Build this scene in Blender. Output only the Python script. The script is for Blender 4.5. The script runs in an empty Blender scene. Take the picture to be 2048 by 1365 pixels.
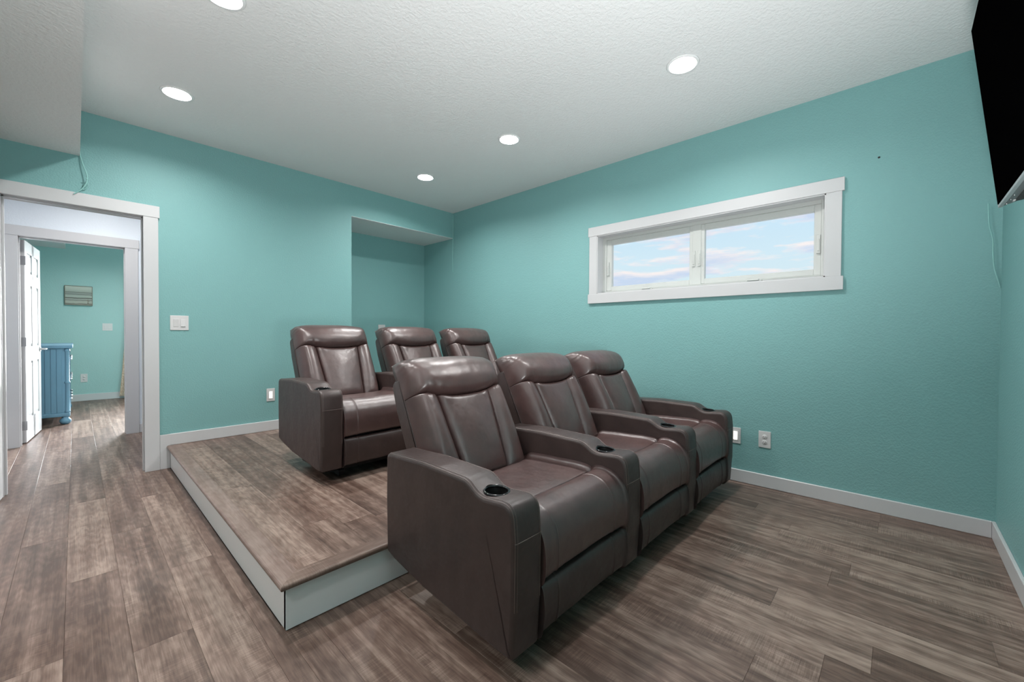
import bpy, bmesh, math, random
from mathutils import Vector, Matrix
random.seed(7)
SC = bpy.context.scene
COL = SC.collection
# ---------------------------------------------------------------- constants (metres)
CAMH = 1.115
YA, XB, YC = 4.389, 3.491, -0.401           # back wall, window wall, television wall
XL = -2.40                                   # left wall (outside the frame)
ZC, ZN = 2.743, 2.41                         # ceiling, soffit / niche header
XN, YN = 2.083, 5.057                        # niche left side, niche back
XP, YP, ZP = 0.5315, 1.6555, 0.1876          # platform corner and height
BBH = 0.094                                  # baseboard height
W2 = 6.195                                   # hall far wall face
YF = 9.70                                    # bedroom far wall
# ---------------------------------------------------------------- camera
cam_d = bpy.data.cameras.new('camera'); cam = bpy.data.objects.new('camera', cam_d); COL.objects.link(cam)
yaw, pit, rol = math.radians(46.69), math.radians(-0.837), math.radians(0.306)
F0 = Vector((math.sin(yaw), math.cos(yaw), 0)); R0 = Vector((math.cos(yaw), -math.sin(yaw), 0)); U0 = Vector((0, 0, 1))
F = F0*math.cos(pit) + U0*math.sin(pit); U = -F0*math.sin(pit) + U0*math.cos(pit)
R2 = R0*math.cos(rol) + U*math.sin(rol); U2 = -R0*math.sin(rol) + U*math.cos(rol)
m = Matrix((R2, U2, -F)).transposed().to_4x4(); m.translation = Vector((0, 0, CAMH))
cam.matrix_world = m
cam_d.sensor_fit = 'HORIZONTAL'; cam_d.sensor_width = 36.0; cam_d.lens = 823.0/2048*36
cam_d.clip_start = 0.02; cam_d.clip_end = 200
SC.camera = cam
# ---------------------------------------------------------------- view / exposure
SC.view_settings.view_transform = 'Standard'; SC.view_settings.look = 'None'
SC.view_settings.gamma = 1.0; SC.view_settings.use_curve_mapping = False
SC.view_settings.exposure = 0.0
# ---------------------------------------------------------------- lighting constants
LAMP = 520.0           # emission of a recessed lens
FLASH = 280.0
DAY = 125.0
# ---------------------------------------------------------------- node helpers
def mat(name, col=(.8, .8, .8), rough=.5, metal=0., spec=.5):
    m = bpy.data.materials.new(name); m.use_nodes = True
    b = m.node_tree.nodes['Principled BSDF']
    b.inputs['Base Color'].default_value = (*col, 1); b.inputs['Roughness'].default_value = rough
    b.inputs['Metallic'].default_value = metal; b.inputs['Specular IOR Level'].default_value = spec
    return m
class NT:
    def __init__(s, nt): s.nt = nt
    def n(s, typ, **kw):
        nd = s.nt.nodes.new(typ)
        for k, v in kw.items():
            if k.startswith('i_'): nd.inputs[k[2:].replace('_', ' ')].default_value = v
            else: setattr(nd, k, v)
        return nd
    def l(s, a, b): s.nt.links.new(a, b)
    def ramp(s, fac, stops):
        r = s.n('ShaderNodeValToRGB'); e = r.color_ramp.elements
        while len(e) < len(stops): e.new(.5)
        for el, (p, c) in zip(e, stops): el.position = p; el.color = (*c, 1) if len(c) == 3 else c
        s.l(fac, r.inputs[0]); return r.outputs[0]
    def math(s, op, a, b=None):
        q = s.n('ShaderNodeMath', operation=op)
        for i, x in enumerate((a, b)):
            if x is None: continue
            if isinstance(x, (int, float)): q.inputs[i].default_value = x
            else: s.l(x, q.inputs[i])
        return q.outputs[0]
    def mix(s, fac, a, b, blend='MIX'):
        q = s.n('ShaderNodeMix', data_type='RGBA', blend_type=blend)
        for i, x in ((0, fac), (6, a), (7, b)):
            if isinstance(x, (int, float)): q.inputs[i].default_value = x
            elif isinstance(x, tuple): q.inputs[i].default_value = (*x, 1)
            else: s.l(x, q.inputs[i])
        return q.outputs[2]
    def noise(s, vec, scale, detail=3, rough=.5):
        q = s.n('ShaderNodeTexNoise'); q.inputs['Scale'].default_value = scale; q.inputs['Detail'].default_value = detail
        q.inputs['Roughness'].default_value = rough; s.l(vec, q.inputs['Vector']); return q.outputs[0]
    def mapping(s, vec, scale=(1, 1, 1), loc=(0, 0, 0)):
        q = s.n('ShaderNodeMapping'); q.inputs['Scale'].default_value = scale; q.inputs['Location'].default_value = loc
        s.l(vec, q.inputs['Vector']); return q.outputs[0]
    def bump(s, h, strength, dist):
        q = s.n('ShaderNodeBump'); q.inputs['Strength'].default_value = strength; q.inputs['Distance'].default_value = dist
        s.l(h, q.inputs['Height']); return q.outputs[0]
def paint(name, col, rough, scale, strength, dist=.004, spec=.35):
    m = mat(name, col, rough, spec=spec); t = NT(m.node_tree); b = m.node_tree.nodes['Principled BSDF']
    g = t.n('ShaderNodeNewGeometry').outputs['Position']
    h1 = t.noise(g, scale, 2, .5); h = t.ramp(h1, [(.38, (0, 0, 0)), (.62, (1, 1, 1))])
    t.l(t.bump(h, strength, dist), b.inputs['Normal'])
    v = t.noise(g, 1.3, 2, .5); c = t.mix(v, tuple(x*.97 for x in col), tuple(min(1, x*1.03) for x in col))
    t.l(c, b.inputs['Base Color']); return m
# ---------------------------------------------------------------- world: pale summer sky with small clouds
w = bpy.data.worlds.new('sky'); SC.world = w; w.use_nodes = True
t = NT(w.node_tree); bg = w.node_tree.nodes['Background']
tc = t.n('ShaderNodeTexCoord').outputs['Generated']
sp = t.n('ShaderNodeSeparateXYZ'); t.l(tc, sp.inputs[0])
base = t.ramp(sp.outputs[2], [(0.0, (.74, .87, .90)), (.12, (.69, .86, .93)), (.26, (.58, .80, .96)), (1.0, (.16, .38, .80))])
mp = t.mapping(tc, (3.2, 3.2, 17), (1.4, 0.2, .35))
cl = t.noise(mp, 2.1, 6, .55)
mp2 = t.mapping(tc, (3.2, 3.2, 17), (1.4, 0.2, .47))
cl2 = t.noise(mp2, 2.1, 6, .55)
cf = t.ramp(cl, [(.46, (0, 0, 0)), (.57, (1, 1, 1))])
cs = t.ramp(cl2, [(.45, (.95, .90, .90)), (.66, (.60, .72, .90))])
skyc = t.mix(cf, base, cs)
t.l(skyc, bg.inputs[0]); bg.inputs[1].default_value = 1.0
# ---------------------------------------------------------------- daylight entering the bedroom and the theatre window
def area(name, loc, rot, sx, sy, power, col=(1, 1, 1)):
    d = bpy.data.lights.new(name, 'AREA'); d.shape = 'RECTANGLE'; d.size = sx; d.size_y = sy; d.energy = power; d.color = col
    o = bpy.data.objects.new(name, d); COL.objects.link(o); o.location = loc; o.rotation_euler = rot; return o
# photographer's flash, unseen, added beside the camera to brighten the ceiling
fl = bpy.data.lights.new('bounce_flash', 'SPOT'); fl.energy = FLASH; fl.spot_size = math.radians(150); fl.spot_blend = 1.0; fl.shadow_soft_size = .12
flo = bpy.data.objects.new('bounce_flash', fl); COL.objects.link(flo); flo.location = (.55, -.05, .90)
flo.rotation_euler = (Vector((1.35, .85, 2.74))-flo.location).to_track_quat('-Z', 'Y').to_euler()
dl = area('bedroom_daylight', (1.75, YF+.16, 1.35), (0, 0, 0), 1.35, 1.8, DAY, (.95, .98, 1))
dl.rotation_euler = (Vector((.1, 5.0, 0))-dl.location).to_track_quat('-Z', 'Y').to_euler(); dl.data.spread = math.radians(75)
# ---------------------------------------------------------------- materials
TEAL = paint('teal_wall_paint', (.220, .435, .432), .50, 95, .22)
TEAL2 = paint('aqua_bedroom_paint', (.37, .59, .575), .55, 95, .20)
CEIL = paint('white_ceiling_texture', (.80, .80, .80), .85, 60, .35)
HALLP = paint('pale_blue_hall_paint', (.77, .83, .89), .6, 95, .15)
TRIM = mat('white_trim_enamel', (.60, .60, .61), .32)
VINYL = mat('white_window_vinyl', (.58, .60, .58), .35)
RISER = mat('white_riser_enamel', (.82, .82, .82), .30)
PLATE = mat('white_plastic', (.66, .65, .65), .35)
DARKP = mat('dark_slot', (.02, .02, .02), .6)
CHROME = mat('satin_nickel', (.55, .55, .56), .28, 1.0)
STEEL = mat('grey_steel', (.33, .33, .34), .38, .8)
BLACKM = mat('black_metal', (.012, .012, .013), .5)
GLOSSB = mat('gloss_black_rim', (.012, .012, .014), .08)
CUPB = mat('cup_well_black', (.004, .004, .004), .5)
BLUE = mat('blue_dresser_paint', (.13, .25, .35), .38)
SUB = mat('dark_subfloor', (.03, .025, .02), .8)
CABLE = mat('teal_painted_cable', (.30, .58, .55), .45)
SCREEN = mat('black_screen', (.0008, .0008, .0009), .5, spec=.0)
BEZEL = mat('silver_grey_bezel', (.42, .42, .43), .35, .3)
HOUSE = mat('dark_grey_housing', (.15, .15, .155), .5)
def lensmat(name, e, strength):
    m = mat(name, (.9, .9, .9), .4); b = m.node_tree.nodes['Principled BSDF']
    b.inputs['Emission Color'].default_value = (*e, 1); b.inputs['Emission Strength'].default_value = strength; return m
LENS = lensmat('lamp_lens', (1, .985, .965), LAMP)
LENS2 = lensmat('added_lamp_lens', (1, .985, .965), 620.0)  # lens of the unseen lamps added over the left side and hall
NLENS = lensmat('night_light_lens', (1, .93, .80), 4.0)
LENS3 = lensmat('added_bedroom_lens', (1, .985, .965), 1100.0)  # lens of the unseen lamp added to brighten the bedroom
# glass
GLASS = bpy.data.materials.new('clear_glass'); GLASS.use_nodes = True
nt = GLASS.node_tree; nt.nodes.clear(); t = NT(nt)
o_ = t.n('ShaderNodeOutputMaterial'); tr = t.n('ShaderNodeBsdfTransparent'); gl = t.n('ShaderNodeBsdfGlossy'); gl.inputs['Roughness'].default_value = .02
mx = t.n('ShaderNodeMixShader'); mx.inputs[0].default_value = .010
t.l(tr.outputs[0], mx.inputs[1]); t.l(gl.outputs[0], mx.inputs[2]); t.l(mx.outputs[0], o_.inputs[0])
# leather
def leather(name, c1, c2, rough=.36, spec=1.0):
    m = mat(name, c1, rough, spec=spec); t = NT(m.node_tree); b = m.node_tree.nodes['Principled BSDF']
    tc = t.n('ShaderNodeTexCoord').outputs['Object']
    v = t.n('ShaderNodeTexVoronoi', feature='DISTANCE_TO_EDGE'); v.inputs['Scale'].default_value = 420; t.l(tc, v.inputs['Vector'])
    n1 = t.noise(tc, 9, 4, .6); n2 = t.noise(tc, 60, 3, .6)
    t.l(t.mix(t.ramp(n1, [(.35, (0, 0, 0)), (.7, (1, 1, 1))]), c1, c2), b.inputs['Base Color'])
    r = t.math('ADD', t.math('MULTIPLY', n2, .16), rough-.06); t.l(r, b.inputs['Roughness'])
    h = t.math('ADD', t.math('MULTIPLY', v.outputs[0], .5), t.math('MULTIPLY', n2, .8))
    bp = t.bump(h, .22, .0015)
    n3 = t.noise(tc, 14, 2, .5)
    q = t.n('ShaderNodeBump'); q.inputs['Strength'].default_value = .25; q.inputs['Distance'].default_value = .012
    t.l(n3, q.inputs['Height']); t.l(bp, q.inputs['Normal']); t.l(q.outputs[0], b.inputs['Normal'])
    return m
LEA = leather('brown_leather', (.062, .033, .031), (.090, .047, .043), .35)
LEAD = leather('brown_leather_matte', (.042, .026, .0245), (.056, .035, .032), .43, .6)
PIPE = leather('tan_brown_piping', (.085, .050, .042), (.10, .06, .05), .4)
# wood planks
def wood(name, dark, mid, light, swap=False):
    m = mat(name, mid, .4, spec=.45); t = NT(m.node_tree); b = m.node_tree.nodes['Principled BSDF']
    tc = t.n('ShaderNodeTexCoord').outputs['Object']; oi = t.n('ShaderNodeObjectInfo').outputs['Random']
    off = t.n('ShaderNodeCombineXYZ'); t.l(t.math('MULTIPLY', oi, 37.0), off.inputs[0]); t.l(t.math('MULTIPLY', oi, 91.0), off.inputs[1])
    if swap:
        sq = t.n('ShaderNodeSeparateXYZ'); t.l(tc, sq.inputs[0]); cq = t.n('ShaderNodeCombineXYZ')
        t.l(sq.outputs[1], cq.inputs[0]); t.l(sq.outputs[0], cq.inputs[1]); tc = cq.outputs[0]
    va = t.n('ShaderNodeVectorMath', operation='ADD'); t.l(tc, va.inputs[0]); t.l(off.outputs[0], va.inputs[1]); p = va.outputs[0]
    a = t.noise(t.mapping(p, (24, .7, 1)), 1.0, 4, .6)          # long strips inside a plank
    bl = t.noise(t.mapping(p, (15, 3.2, 1)), 1.0, 5, .65)          # blotches
    g = t.noise(t.mapping(p, (190, 5, 1)), 1.0, 4, .65)           # fine grain
    sw = t.noise(t.mapping(p, (9, 260, 1)), 1.0, 2, .5)           # cross saw marks
    sm = t.noise(t.mapping(p, (5, 2, 1), (7, 3, 0)), 1.0, 2, .5)
    wv = t.n('ShaderNodeTexWave', wave_type='RINGS', rings_direction='X'); wv.inputs['Scale'].default_value = 1.0
    wv.inputs['Distortion'].default_value = 9.0; wv.inputs['Detail'].default_value = 3; wv.inputs['Detail Scale'].default_value = 1.2
    t.l(t.mapping(p, (26, 3.0, 1)), wv.inputs['Vector'])
    f = t.math('ADD', t.math('MULTIPLY', a, .58), t.math('MULTIPLY', bl, .42))
    f = t.math('ADD', f, t.math('MULTIPLY', t.math('SUBTRACT', g, .5), .30))
    f = t.math('ADD', f, t.math('MULTIPLY', t.math('SUBTRACT', oi, .5), .17))
    swm = t.math('MULTIPLY', t.math('SUBTRACT', sw, .5), t.ramp(sm, [(.5, (0, 0, 0)), (.62, (1, 1, 1))]))
    f = t.math('ADD', f, t.math('MULTIPLY', swm, .35))
    f = t.math('ADD', f, t.math('MULTIPLY', t.math('SUBTRACT', wv.outputs[1], .5), .05))
    c = t.ramp(f, [(.34, dark), (.48, mid), (.66, light)])
    tint = t.noise(t.mapping(p, (6, 2, 1), (3, 9, 0)), 1.0, 2, .5)
    c = t.mix(t.math('MULTIPLY', tint, .35), c, (mid[0]*1.25, mid[1]*.92, mid[2]*.82))
    t.l(c, b.inputs['Base Color'])
    t.l(t.math('ADD', t.math('MULTIPLY', g, .18), .30), b.inputs['Roughness'])
    hh = t.math('ADD', g, t.math('MULTIPLY', wv.outputs[1], .4))
    t.l(t.bump(hh, .22, .0012), b.inputs['Normal']); return m
WOOD = wood('weathered_oak_plank', (.056, .036, .028), (.148, .101, .081), (.350, .265, .218))
NOSW = wood('nosing_wood', (.110, .075, .062), (.185, .135, .115), (.300, .235, .205))
NOSWX = wood('nosing_wood_crosswise', (.085, .055, .043), (.150, .105, .085), (.270, .205, .170), True)
# ---------------------------------------------------------------- mesh helpers
def link(name, me, material=None, parent=None, smooth=False, loc=None):
    o = bpy.data.objects.new(name, me); COL.objects.link(o)
    if material is not None and not me.materials: me.materials.append(material)
    if smooth:
        for p in me.polygons: p.use_smooth = True
    if parent is not None: o.parent = parent
    if loc is not None: o.location = loc
    return o
def mesh(name, V, Fc):
    me = bpy.data.meshes.new(name); me.from_pydata([tuple(v) for v in V], [], Fc); me.update(); return me
def fixn(me):
    bm = bmesh.new(); bm.from_mesh(me); bmesh.ops.recalc_face_normals(bm, faces=bm.faces); bm.to_mesh(me); bm.free(); return me
def boxes(name, bl, material, parent=None, bev=0., seg=2, smooth=False):
    """list of (x0,x1,y0,y1,z0,z1) -> one mesh object"""
    bm = bmesh.new()
    for x0, x1, y0, y1, z0, z1 in bl:
        r = bmesh.ops.create_cube(bm, size=1)
        for v in r['verts']:
            v.co = Vector(((x0+x1)/2 + v.co.x*(x1-x0), (y0+y1)/2 + v.co.y*(y1-y0), (z0+z1)/2 + v.co.z*(z1-z0)))
    if bev: bmesh.ops.bevel(bm, geom=bm.edges[:], offset=bev, segments=seg, affect='EDGES', profile=.5)
    me = bpy.data.meshes.new(name); bm.to_mesh(me); bm.free()
    return link(name, me, material, parent, smooth)
def box(name, x0, x1, y0, y1, z0, z1, material, parent=None, bev=0., seg=2, smooth=False):
    return boxes(name, [(x0, x1, y0, y1, z0, z1)], material, parent, bev, seg, smooth)
def struct(o): o['kind'] = 'structure'; return o
def tag(o, label, cat, group=None):
    o['label'] = label; o['category'] = cat
    if group: o['group'] = group
    return o
def empty(name, loc=(0, 0, 0)):
    o = bpy.data.objects.new(name, None); COL.objects.link(o); o.location = loc; o.empty_display_size = .1; return o
def tube(name, pts, r, material, parent=None, seg=8, caps=True, sub=4):
    """smooth tube along points (Catmull-Rom)"""
    P = [Vector(p) for p in pts]
    if sub > 1 and len(P) > 2:
        Q = []
        for i in range(len(P)-1):
            a, b, c, d = P[max(i-1, 0)], P[i], P[i+1], P[min(i+2, len(P)-1)]
            for k in range(sub):
                s = k/sub
                Q.append(.5*((2*b)+(-a+c)*s+(2*a-5*b+4*c-d)*s*s+(-a+3*b-3*c+d)*s**3))
        Q.append(P[-1]); P = Q
    V, Fc = [], []; n = len(P); up = None
    for i, p in enumerate(P):
        tg = (P[min(i+1, n-1)]-P[max(i-1, 0)]).normalized()
        if up is None:
            up = Vector((0, 0, 1)) if abs(tg.z) < .9 else Vector((1, 0, 0))
        a = tg.cross(up).normalized(); up = a.cross(tg).normalized()
        for k in range(seg):
            th = 2*math.pi*k/seg; V.append(p + a*(r*math.cos(th)) + up*(r*math.sin(th)))
    for i in range(n-1):
        for k in range(seg):
            Fc.append((i*seg+k, i*seg+(k+1) % seg, (i+1)*seg+(k+1) % seg, (i+1)*seg+k))
    if caps: Fc.append(tuple(range(seg))[::-1]); Fc.append(tuple((n-1)*seg+k for k in range(seg)))
    return (V, Fc) if material is None else link(name, fixn(mesh(name, V, Fc)), material, parent, True)
def lathe(name, prof, material, parent=None, seg=40, loc=None):
    """profile [(r,z)] around z"""
    V, Fc = [], []
    for r, z in prof:
        for k in range(seg):
            th = 2*math.pi*k/seg; V.append((r*math.cos(th), r*math.sin(th), z))
    for i in range(len(prof)-1):
        for k in range(seg): Fc.append((i*seg+k, i*seg+(k+1) % seg, (i+1)*seg+(k+1) % seg, (i+1)*seg+k))
    me = mesh(name, V, Fc)
    bm = bmesh.new(); bm.from_mesh(me); bmesh.ops.remove_doubles(bm, verts=bm.verts, dist=1e-5)
    bmesh.ops.recalc_face_normals(bm, faces=bm.faces); bm.to_mesh(me); bm.free()
    return link(name, me, material, parent, True, loc)
def merge_geo(lst):
    V, Fc = [], []
    for v, f in lst:
        b = len(V); V += list(v); Fc += [tuple(i+b for i in q) for q in f]
    return V, Fc
# ---------------------------------------------------------------- SETTING: walls
T = .12
def wall(name, bl, material): return struct(boxes(name, bl, material))
# back wall with doorway (x -.345..0.385) and niche
DX0, DX1, DZ = -.352, .390, 2.060
wall('wall_back', [(XL-T, DX0, YA, YA+T, 0, ZC), (DX0, DX1, YA, YA+T, DZ, ZC), (DX1, XN, YA, YA+T, 0, ZC),
                   (XN, XB, YA, YA+T, ZN, ZC)], TEAL)
wall('wall_niche', [(XN-T, XN, YA+T, YN+T, 0, ZC), (XN, XB, YN, YN+T, 0, ZC)], TEAL)
WY0, WY1, WZ0, WZ1 = .375, 2.150, 1.518, 2.080
TW = .20
wall('wall_right', [(XB, XB+TW, YC-T, WY0, 0, ZC), (XB, XB+TW, WY1, YN+T, 0, ZC), (XB, XB+TW, WY0, WY1, 0, WZ0), (XB, XB+TW, WY0, WY1, WZ1, ZC)], TEAL)
wall('wall_front', [(XL-T, XB, YC-T, YC, 0, ZC)], TEAL)
wall('wall_left', [(XL-T, XL, YC, YA, 0, ZC)], TEAL)
struct(box('ceiling', XL-T, XB+TW, YC-T, YN+T, ZC, ZC+.1, CEIL))
struct(box('ceiling_soffit', XL, .032, YC, YA, ZN, ZC, CEIL))
struct(box('ceiling_niche', XN, XB, YA+.0005, YN, ZN-.004, ZN+.1, CEIL))
# hall and bedroom shells
HX0, HX1 = -1.6, 2.05
H2 = W2 + .14
D2X0, D2X1, D2Z = -.388, .390, 2.063
wall('wall_hall', [(HX0, D2X0, W2, W2+.001, 0, 2.743), (D2X0, D2X1, W2, W2+.001, D2Z, 2.743), (D2X1, HX1, W2, W2+.001, 0, 2.743),
                   (HX0-.1, HX0, YA+T, W2, 0, 2.743), (HX1, XN-T-.001, YA+T, W2, 0, 2.743),
                   (HX0, DX0, YA+T, YA+T+.001, 0, 2.743), (DX1, HX1, YA+T, YA+T+.001, 0, 2.743), (DX0, DX1, YA+T, YA+T+.001, DZ, 2.743)], HALLP)
struct(box('ceiling_hall', HX0-.1, XN-T-.001, YA+T, W2, 2.743, 2.843, CEIL))
BX0, BX1 = -1.9, 3.0
FW0, FW1, FZ0, FZ1 = 1.07, 2.43, .30, 2.15
wall('wall_bedroom', [(BX0, D2X0, W2+.001, H2, 0, ZC), (D2X0, D2X1, W2+.001, H2, D2Z, ZC), (D2X1, BX1, W2+.001, H2, 0, ZC),
                      (BX0-.1, BX0, W2+.001, YF, 0, ZC), (BX1, BX1+.1, W2+.001, YF, 0, ZC),
                      (BX0-.1, FW0, YF, YF+.1, 0, ZC), (FW1, BX1+.1, YF, YF+.1, 0, ZC), (FW0, FW1, YF, YF+.1, 0, FZ0), (FW0, FW1, YF, YF+.1, FZ1, ZC)], TEAL2)
struct(box('ceiling_bedroom', BX0-.1, BX1+.1, W2+.001, YF+.1, ZC, ZC+.1, CEIL))
struct(box('ceiling_bedroom_soffit', BX0, -.10, 8.2, YF, 2.45, ZC, CEIL))
# ---------------------------------------------------------------- SETTING: floor and planks
floor = struct(box('floor', BX0-.1, XB+TW, YC-T, YF+.1, -.06, -.006, SUB))
PW, PL = .1665, 1.22
plank_cache = {}
def plank_mesh(w, l, th=.006, g=.00025, ch=.0005):
    key = (round(w, 3), round(l, 3))
    if key in plank_cache: return plank_cache[key]
    a, b = w/2-g, l/2-g; V = []
    for (dx, z) in ((0, -th), (0, -ch), (ch, 0)):
        V += [(-a+dx, -b+dx, z), (a-dx, -b+dx, z), (a-dx, b-dx, z), (-a+dx, b-dx, z)]
    Fc = [(8, 9, 10, 11)]
    for k in range(2):
        for i in range(4):
            j = (i+1) % 4; Fc.append((k*4+i, k*4+j, k*4+4+j, k*4+4+i))
    me = mesh('plank', V, Fc); me.materials.append(WOOD); plank_cache[key] = me; return me
def plank(parent, x0, x1, y0, y1, z):
    if x1-x0 < .02 or y1-y0 < .02: return
    o = link('plank', plank_mesh(x1-x0, y1-y0), None, parent); o.location = ((x0+x1)/2, (y0+y1)/2, z)
known = {-1: 3.287, 0: 2.67, 1: 1.93, 2: 2.50, 3: 1.976, 11: .055, 13: -.26, 15: .158, 16: .485, 7: 1.21}
X00 = -.036
for k in range(-14, 22):
    x0 = X00 + k*PW; x1 = x0 + PW
    if x1 < XL+.02 or x0 > XB: continue
    xa, xb = max(x0, XL), min(x1, XB)
    off = known.get(k, random.uniform(0, PL)); 
    y = off - PL*math.ceil((off-YC)/PL)
    ytop = YF if -1.15 < (x0+x1)/2 < 1.05 else YA
    if -1.15 < (x0+x1)/2 < 1.05 and not (DX0-.2 < (x0+x1)/2 < DX1+.2): ytop = YF
    if x0 < XP < x1: ystop = None
    while y < ytop:
        a, b = max(y, YC), min(y+PL, ytop)
        if x0 >= XP-.001 or x1 > XP+.02:
            # covered by the platform between YP and YA
            if a < YP+.05:
                if x0 < XP < x1 and b > YP+.05:
                    plank(floor, xa, XP-.001, a, b, 0)
                    plank(floor, XP-.001, xb, a, YP+.05, 0)
                else: plank(floor, xa, xb, a, min(b, YP+.05), 0)
            elif x0 < XP and a < YA: plank(floor, xa, XP-.001, a, min(b, YA), 0)
            if b > YA+.12 and ytop > YA: plank(floor, xa, xb, max(a, YA+.12), b, 0)
        else: plank(floor, xa, xb, a, b, 0)
        y += PL
# ---------------------------------------------------------------- SETTING: trims
def baseboard(name, bl): return struct(boxes(name, bl, TRIM, bev=.003, seg=1))
bt = .015
baseboard('baseboard_back', [(.466, XN, YA-bt, YA, ZP, ZP+BBH)])
struct(box('trim_1', .466, XP, YA-bt-.001, YA, 0, ZP+BBH, TRIM, bev=.002, seg=1))
baseboard('baseboard_niche', [(XN, XB-bt, YN-bt, YN, ZP, ZP+BBH), (XN, XN+bt, YA+.0, YN-bt, ZP, ZP+BBH)])
baseboard('baseboard_right', [(XB-bt, XB, YC+bt, YP, 0, BBH), (XB-bt, XB, YP, YN-bt, ZP, ZP+BBH)])
baseboard('baseboard_front', [(XL, XB, YC, YC+bt, 0, BBH)])
baseboard('baseboard_left', [(XL, XL+bt, YC+bt, YA-bt, 0, BBH), (XL, -.45, YA-bt, YA, 0, BBH)])
baseboard('baseboard_hall', [(HX0, -.48, W2-bt, W2, 0, BBH), (.487, HX1, W2-bt, W2, 0, BBH), (.48, HX1, YA+T+.001, YA+T+bt, 0, BBH), (HX0, -.44, YA+T+.001, YA+T+bt, 0, BBH)])
baseboard('baseboard_bedroom', [(BX0, BX1, YF-bt, YF, 0, .11)])
# doorway to the theatre: casing, jamb, stop
ct = .018
dw = struct(empty('trim_2', (0, 0, 0)))
box('casing', .373, .4652, YA-ct, YA, 0, 2.0432, TRIM, dw, bev=.002, seg=1)
box('casing', -.430, -.345, YA-ct, YA, 0, 2.0432, TRIM, dw, bev=.002, seg=1)
box('casing', -.440, .4735, YA-ct-.003, YA, 2.0432, 2.1365, TRIM, dw, bev=.002, seg=1)
boxes('jamb', [(.377, .390, YA-.001, YA+T+.003, 0, 2.049), (-.352, -.339, YA-.001, YA+T+.003, 0, 2.049), (-.352, .390, YA-.001, YA+T+.003, 2.047, 2.060)], TRIM, dw, bev=.0015, seg=1)
boxes('door_stop', [(.366, .377, YA+.045, YA+.08, 0, 2.047), (-.339, -.328, YA+.045, YA+.08, 0, 2.047), (-.339, .377, YA+.045, YA+.08, 2.036, 2.047)], TRIM, dw, bev=.0015, seg=1)
box('strike_plate', .3745, .3775, YA+.012, YA+.036, .905, .965, CHROME, dw)
boxes('casing', [(.373, .463, YA+T+.001, YA+T+ct, 0, 2.04), (-.43, -.345, YA+T+.001, YA+T+ct, 0, 2.04), (-.44, .47, YA+T+.001, YA+T+ct, 2.04, 2.135)], TRIM, dw, bev=.002, seg=1)
# hall-to-bedroom doorway
dw = struct(empty('trim_3', (0, 0, 0)))
box('casing', .376, .485, W2-ct, W2, 0, 2.048, TRIM, dw, bev=.002, seg=1)
box('casing', -.480, -.374, W2-ct, W2, 0, 2.048, TRIM, dw, bev=.002, seg=1)
box('casing', -.488, .493, W2-ct-.003, W2, 2.048, 2.145, TRIM, dw, bev=.002, seg=1)
boxes('jamb', [(.380, .392, W2-.001, H2+.003, 0, 2.052), (-.390, -.378, W2-.001, H2+.003, 0, 2.052), (-.390, .392, W2-.001, H2+.003, 2.050, 2.063)], TRIM, dw, bev=.0015, seg=1)
boxes('door_stop', [(.370, .380, W2+.05, W2+.085, 0, 2.05), (-.378, -.368, W2+.05, W2+.085, 0, 2.05), (-.378, .380, W2+.05, W2+.085, 2.04, 2.05)], TRIM, dw, bev=.0015, seg=1)
boxes('casing', [(.376, .47, H2, H2+ct, 0, 2.048), (-.48, -.392, H2, H2+ct, 0, 2.048), (-.488, .48, H2, H2+ct, 2.048, 2.145)], TRIM, dw, bev=.002, seg=1)
# ---------------------------------------------------------------- doors
def six_panel_door(name, wdt, hgt, th, handle_side):
    """door in local space: hinge edge at x=0, leaf towards +x, thickness 0..th in y, both faces panelled"""
    root = empty(name); st = .11
    xs = [(st, wdt/2-.045), (wdt/2+.045, wdt-st)]; zs = [(.24, .82), (.97, 1.60), (1.72, 1.92)]
    boxes('leaf', [(0, wdt, th*.30, th*.70, .012, hgt), (0, st, 0, th, .012, hgt), (wdt-st, wdt, 0, th, .012, hgt), (wdt/2-.045, wdt/2+.045, 0, th, .012, hgt),
          (st, wdt-st, 0, th, .012, .24), (st, wdt-st, 0, th, .82, .97), (st, wdt-st, 0, th, 1.60, 1.72), (st, wdt-st, 0, th, 1.92, hgt)], TRIM, root)
    for a, b in xs:
        for c, d in zs:
            box('door_panel', a+.022, b-.022, th*.10, th*.90, c+.022, d-.022, TRIM, root, bev=.008, seg=2)
    for z in (.18, 1.02, 1.83):
        h = boxes('hinge', [(-.001, .0015, .002, th-.002, z-.045, z+.045), (-.004, .001, -.006, .006, z-.045, z+.045)], STEEL, root)
    for s, y0 in ((1, th), (-1, 0)):
        g1 = tube('x', [(wdt-.065, y0, .93), (wdt-.065, y0+s*.05, .93)], .011, None, seg=12, sub=1)
        g2 = tube('x', [(wdt-.058, y0+s*.05, .93), (wdt-.17, y0+s*.052, .93)], .009, None, seg=12, sub=1)
        g3 = tube('x', [(wdt-.065, y0, .93), (wdt-.065, y0+s*.008, .93)], .030, None, seg=24, sub=1)
        V, Fc = merge_geo([g1, g2, g3]); link('door_handle', fixn(mesh('door_handle', V, Fc)), CHROME, root)
    return root
d1 = six_panel_door('door_1', .705, 2.03, .035, 1); struct(d1)
d1.location = (-.3815, YA-ct-.003, 0); d1.rotation_euler = (0, 0, math.radians(-94.2))
d1.location = (-.3395-.036, YA-ct-.012, 0)
d2 = six_panel_door('door_2', .745, 2.035, .035, 1); struct(d2)
# opens into the bedroom: hinge at left jamb, leaf along +y; panelled face towards +x
d2.rotation_euler = (0, 0, math.radians(84.5)); d2.location = (-.342, H2+.012, 0)
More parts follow.
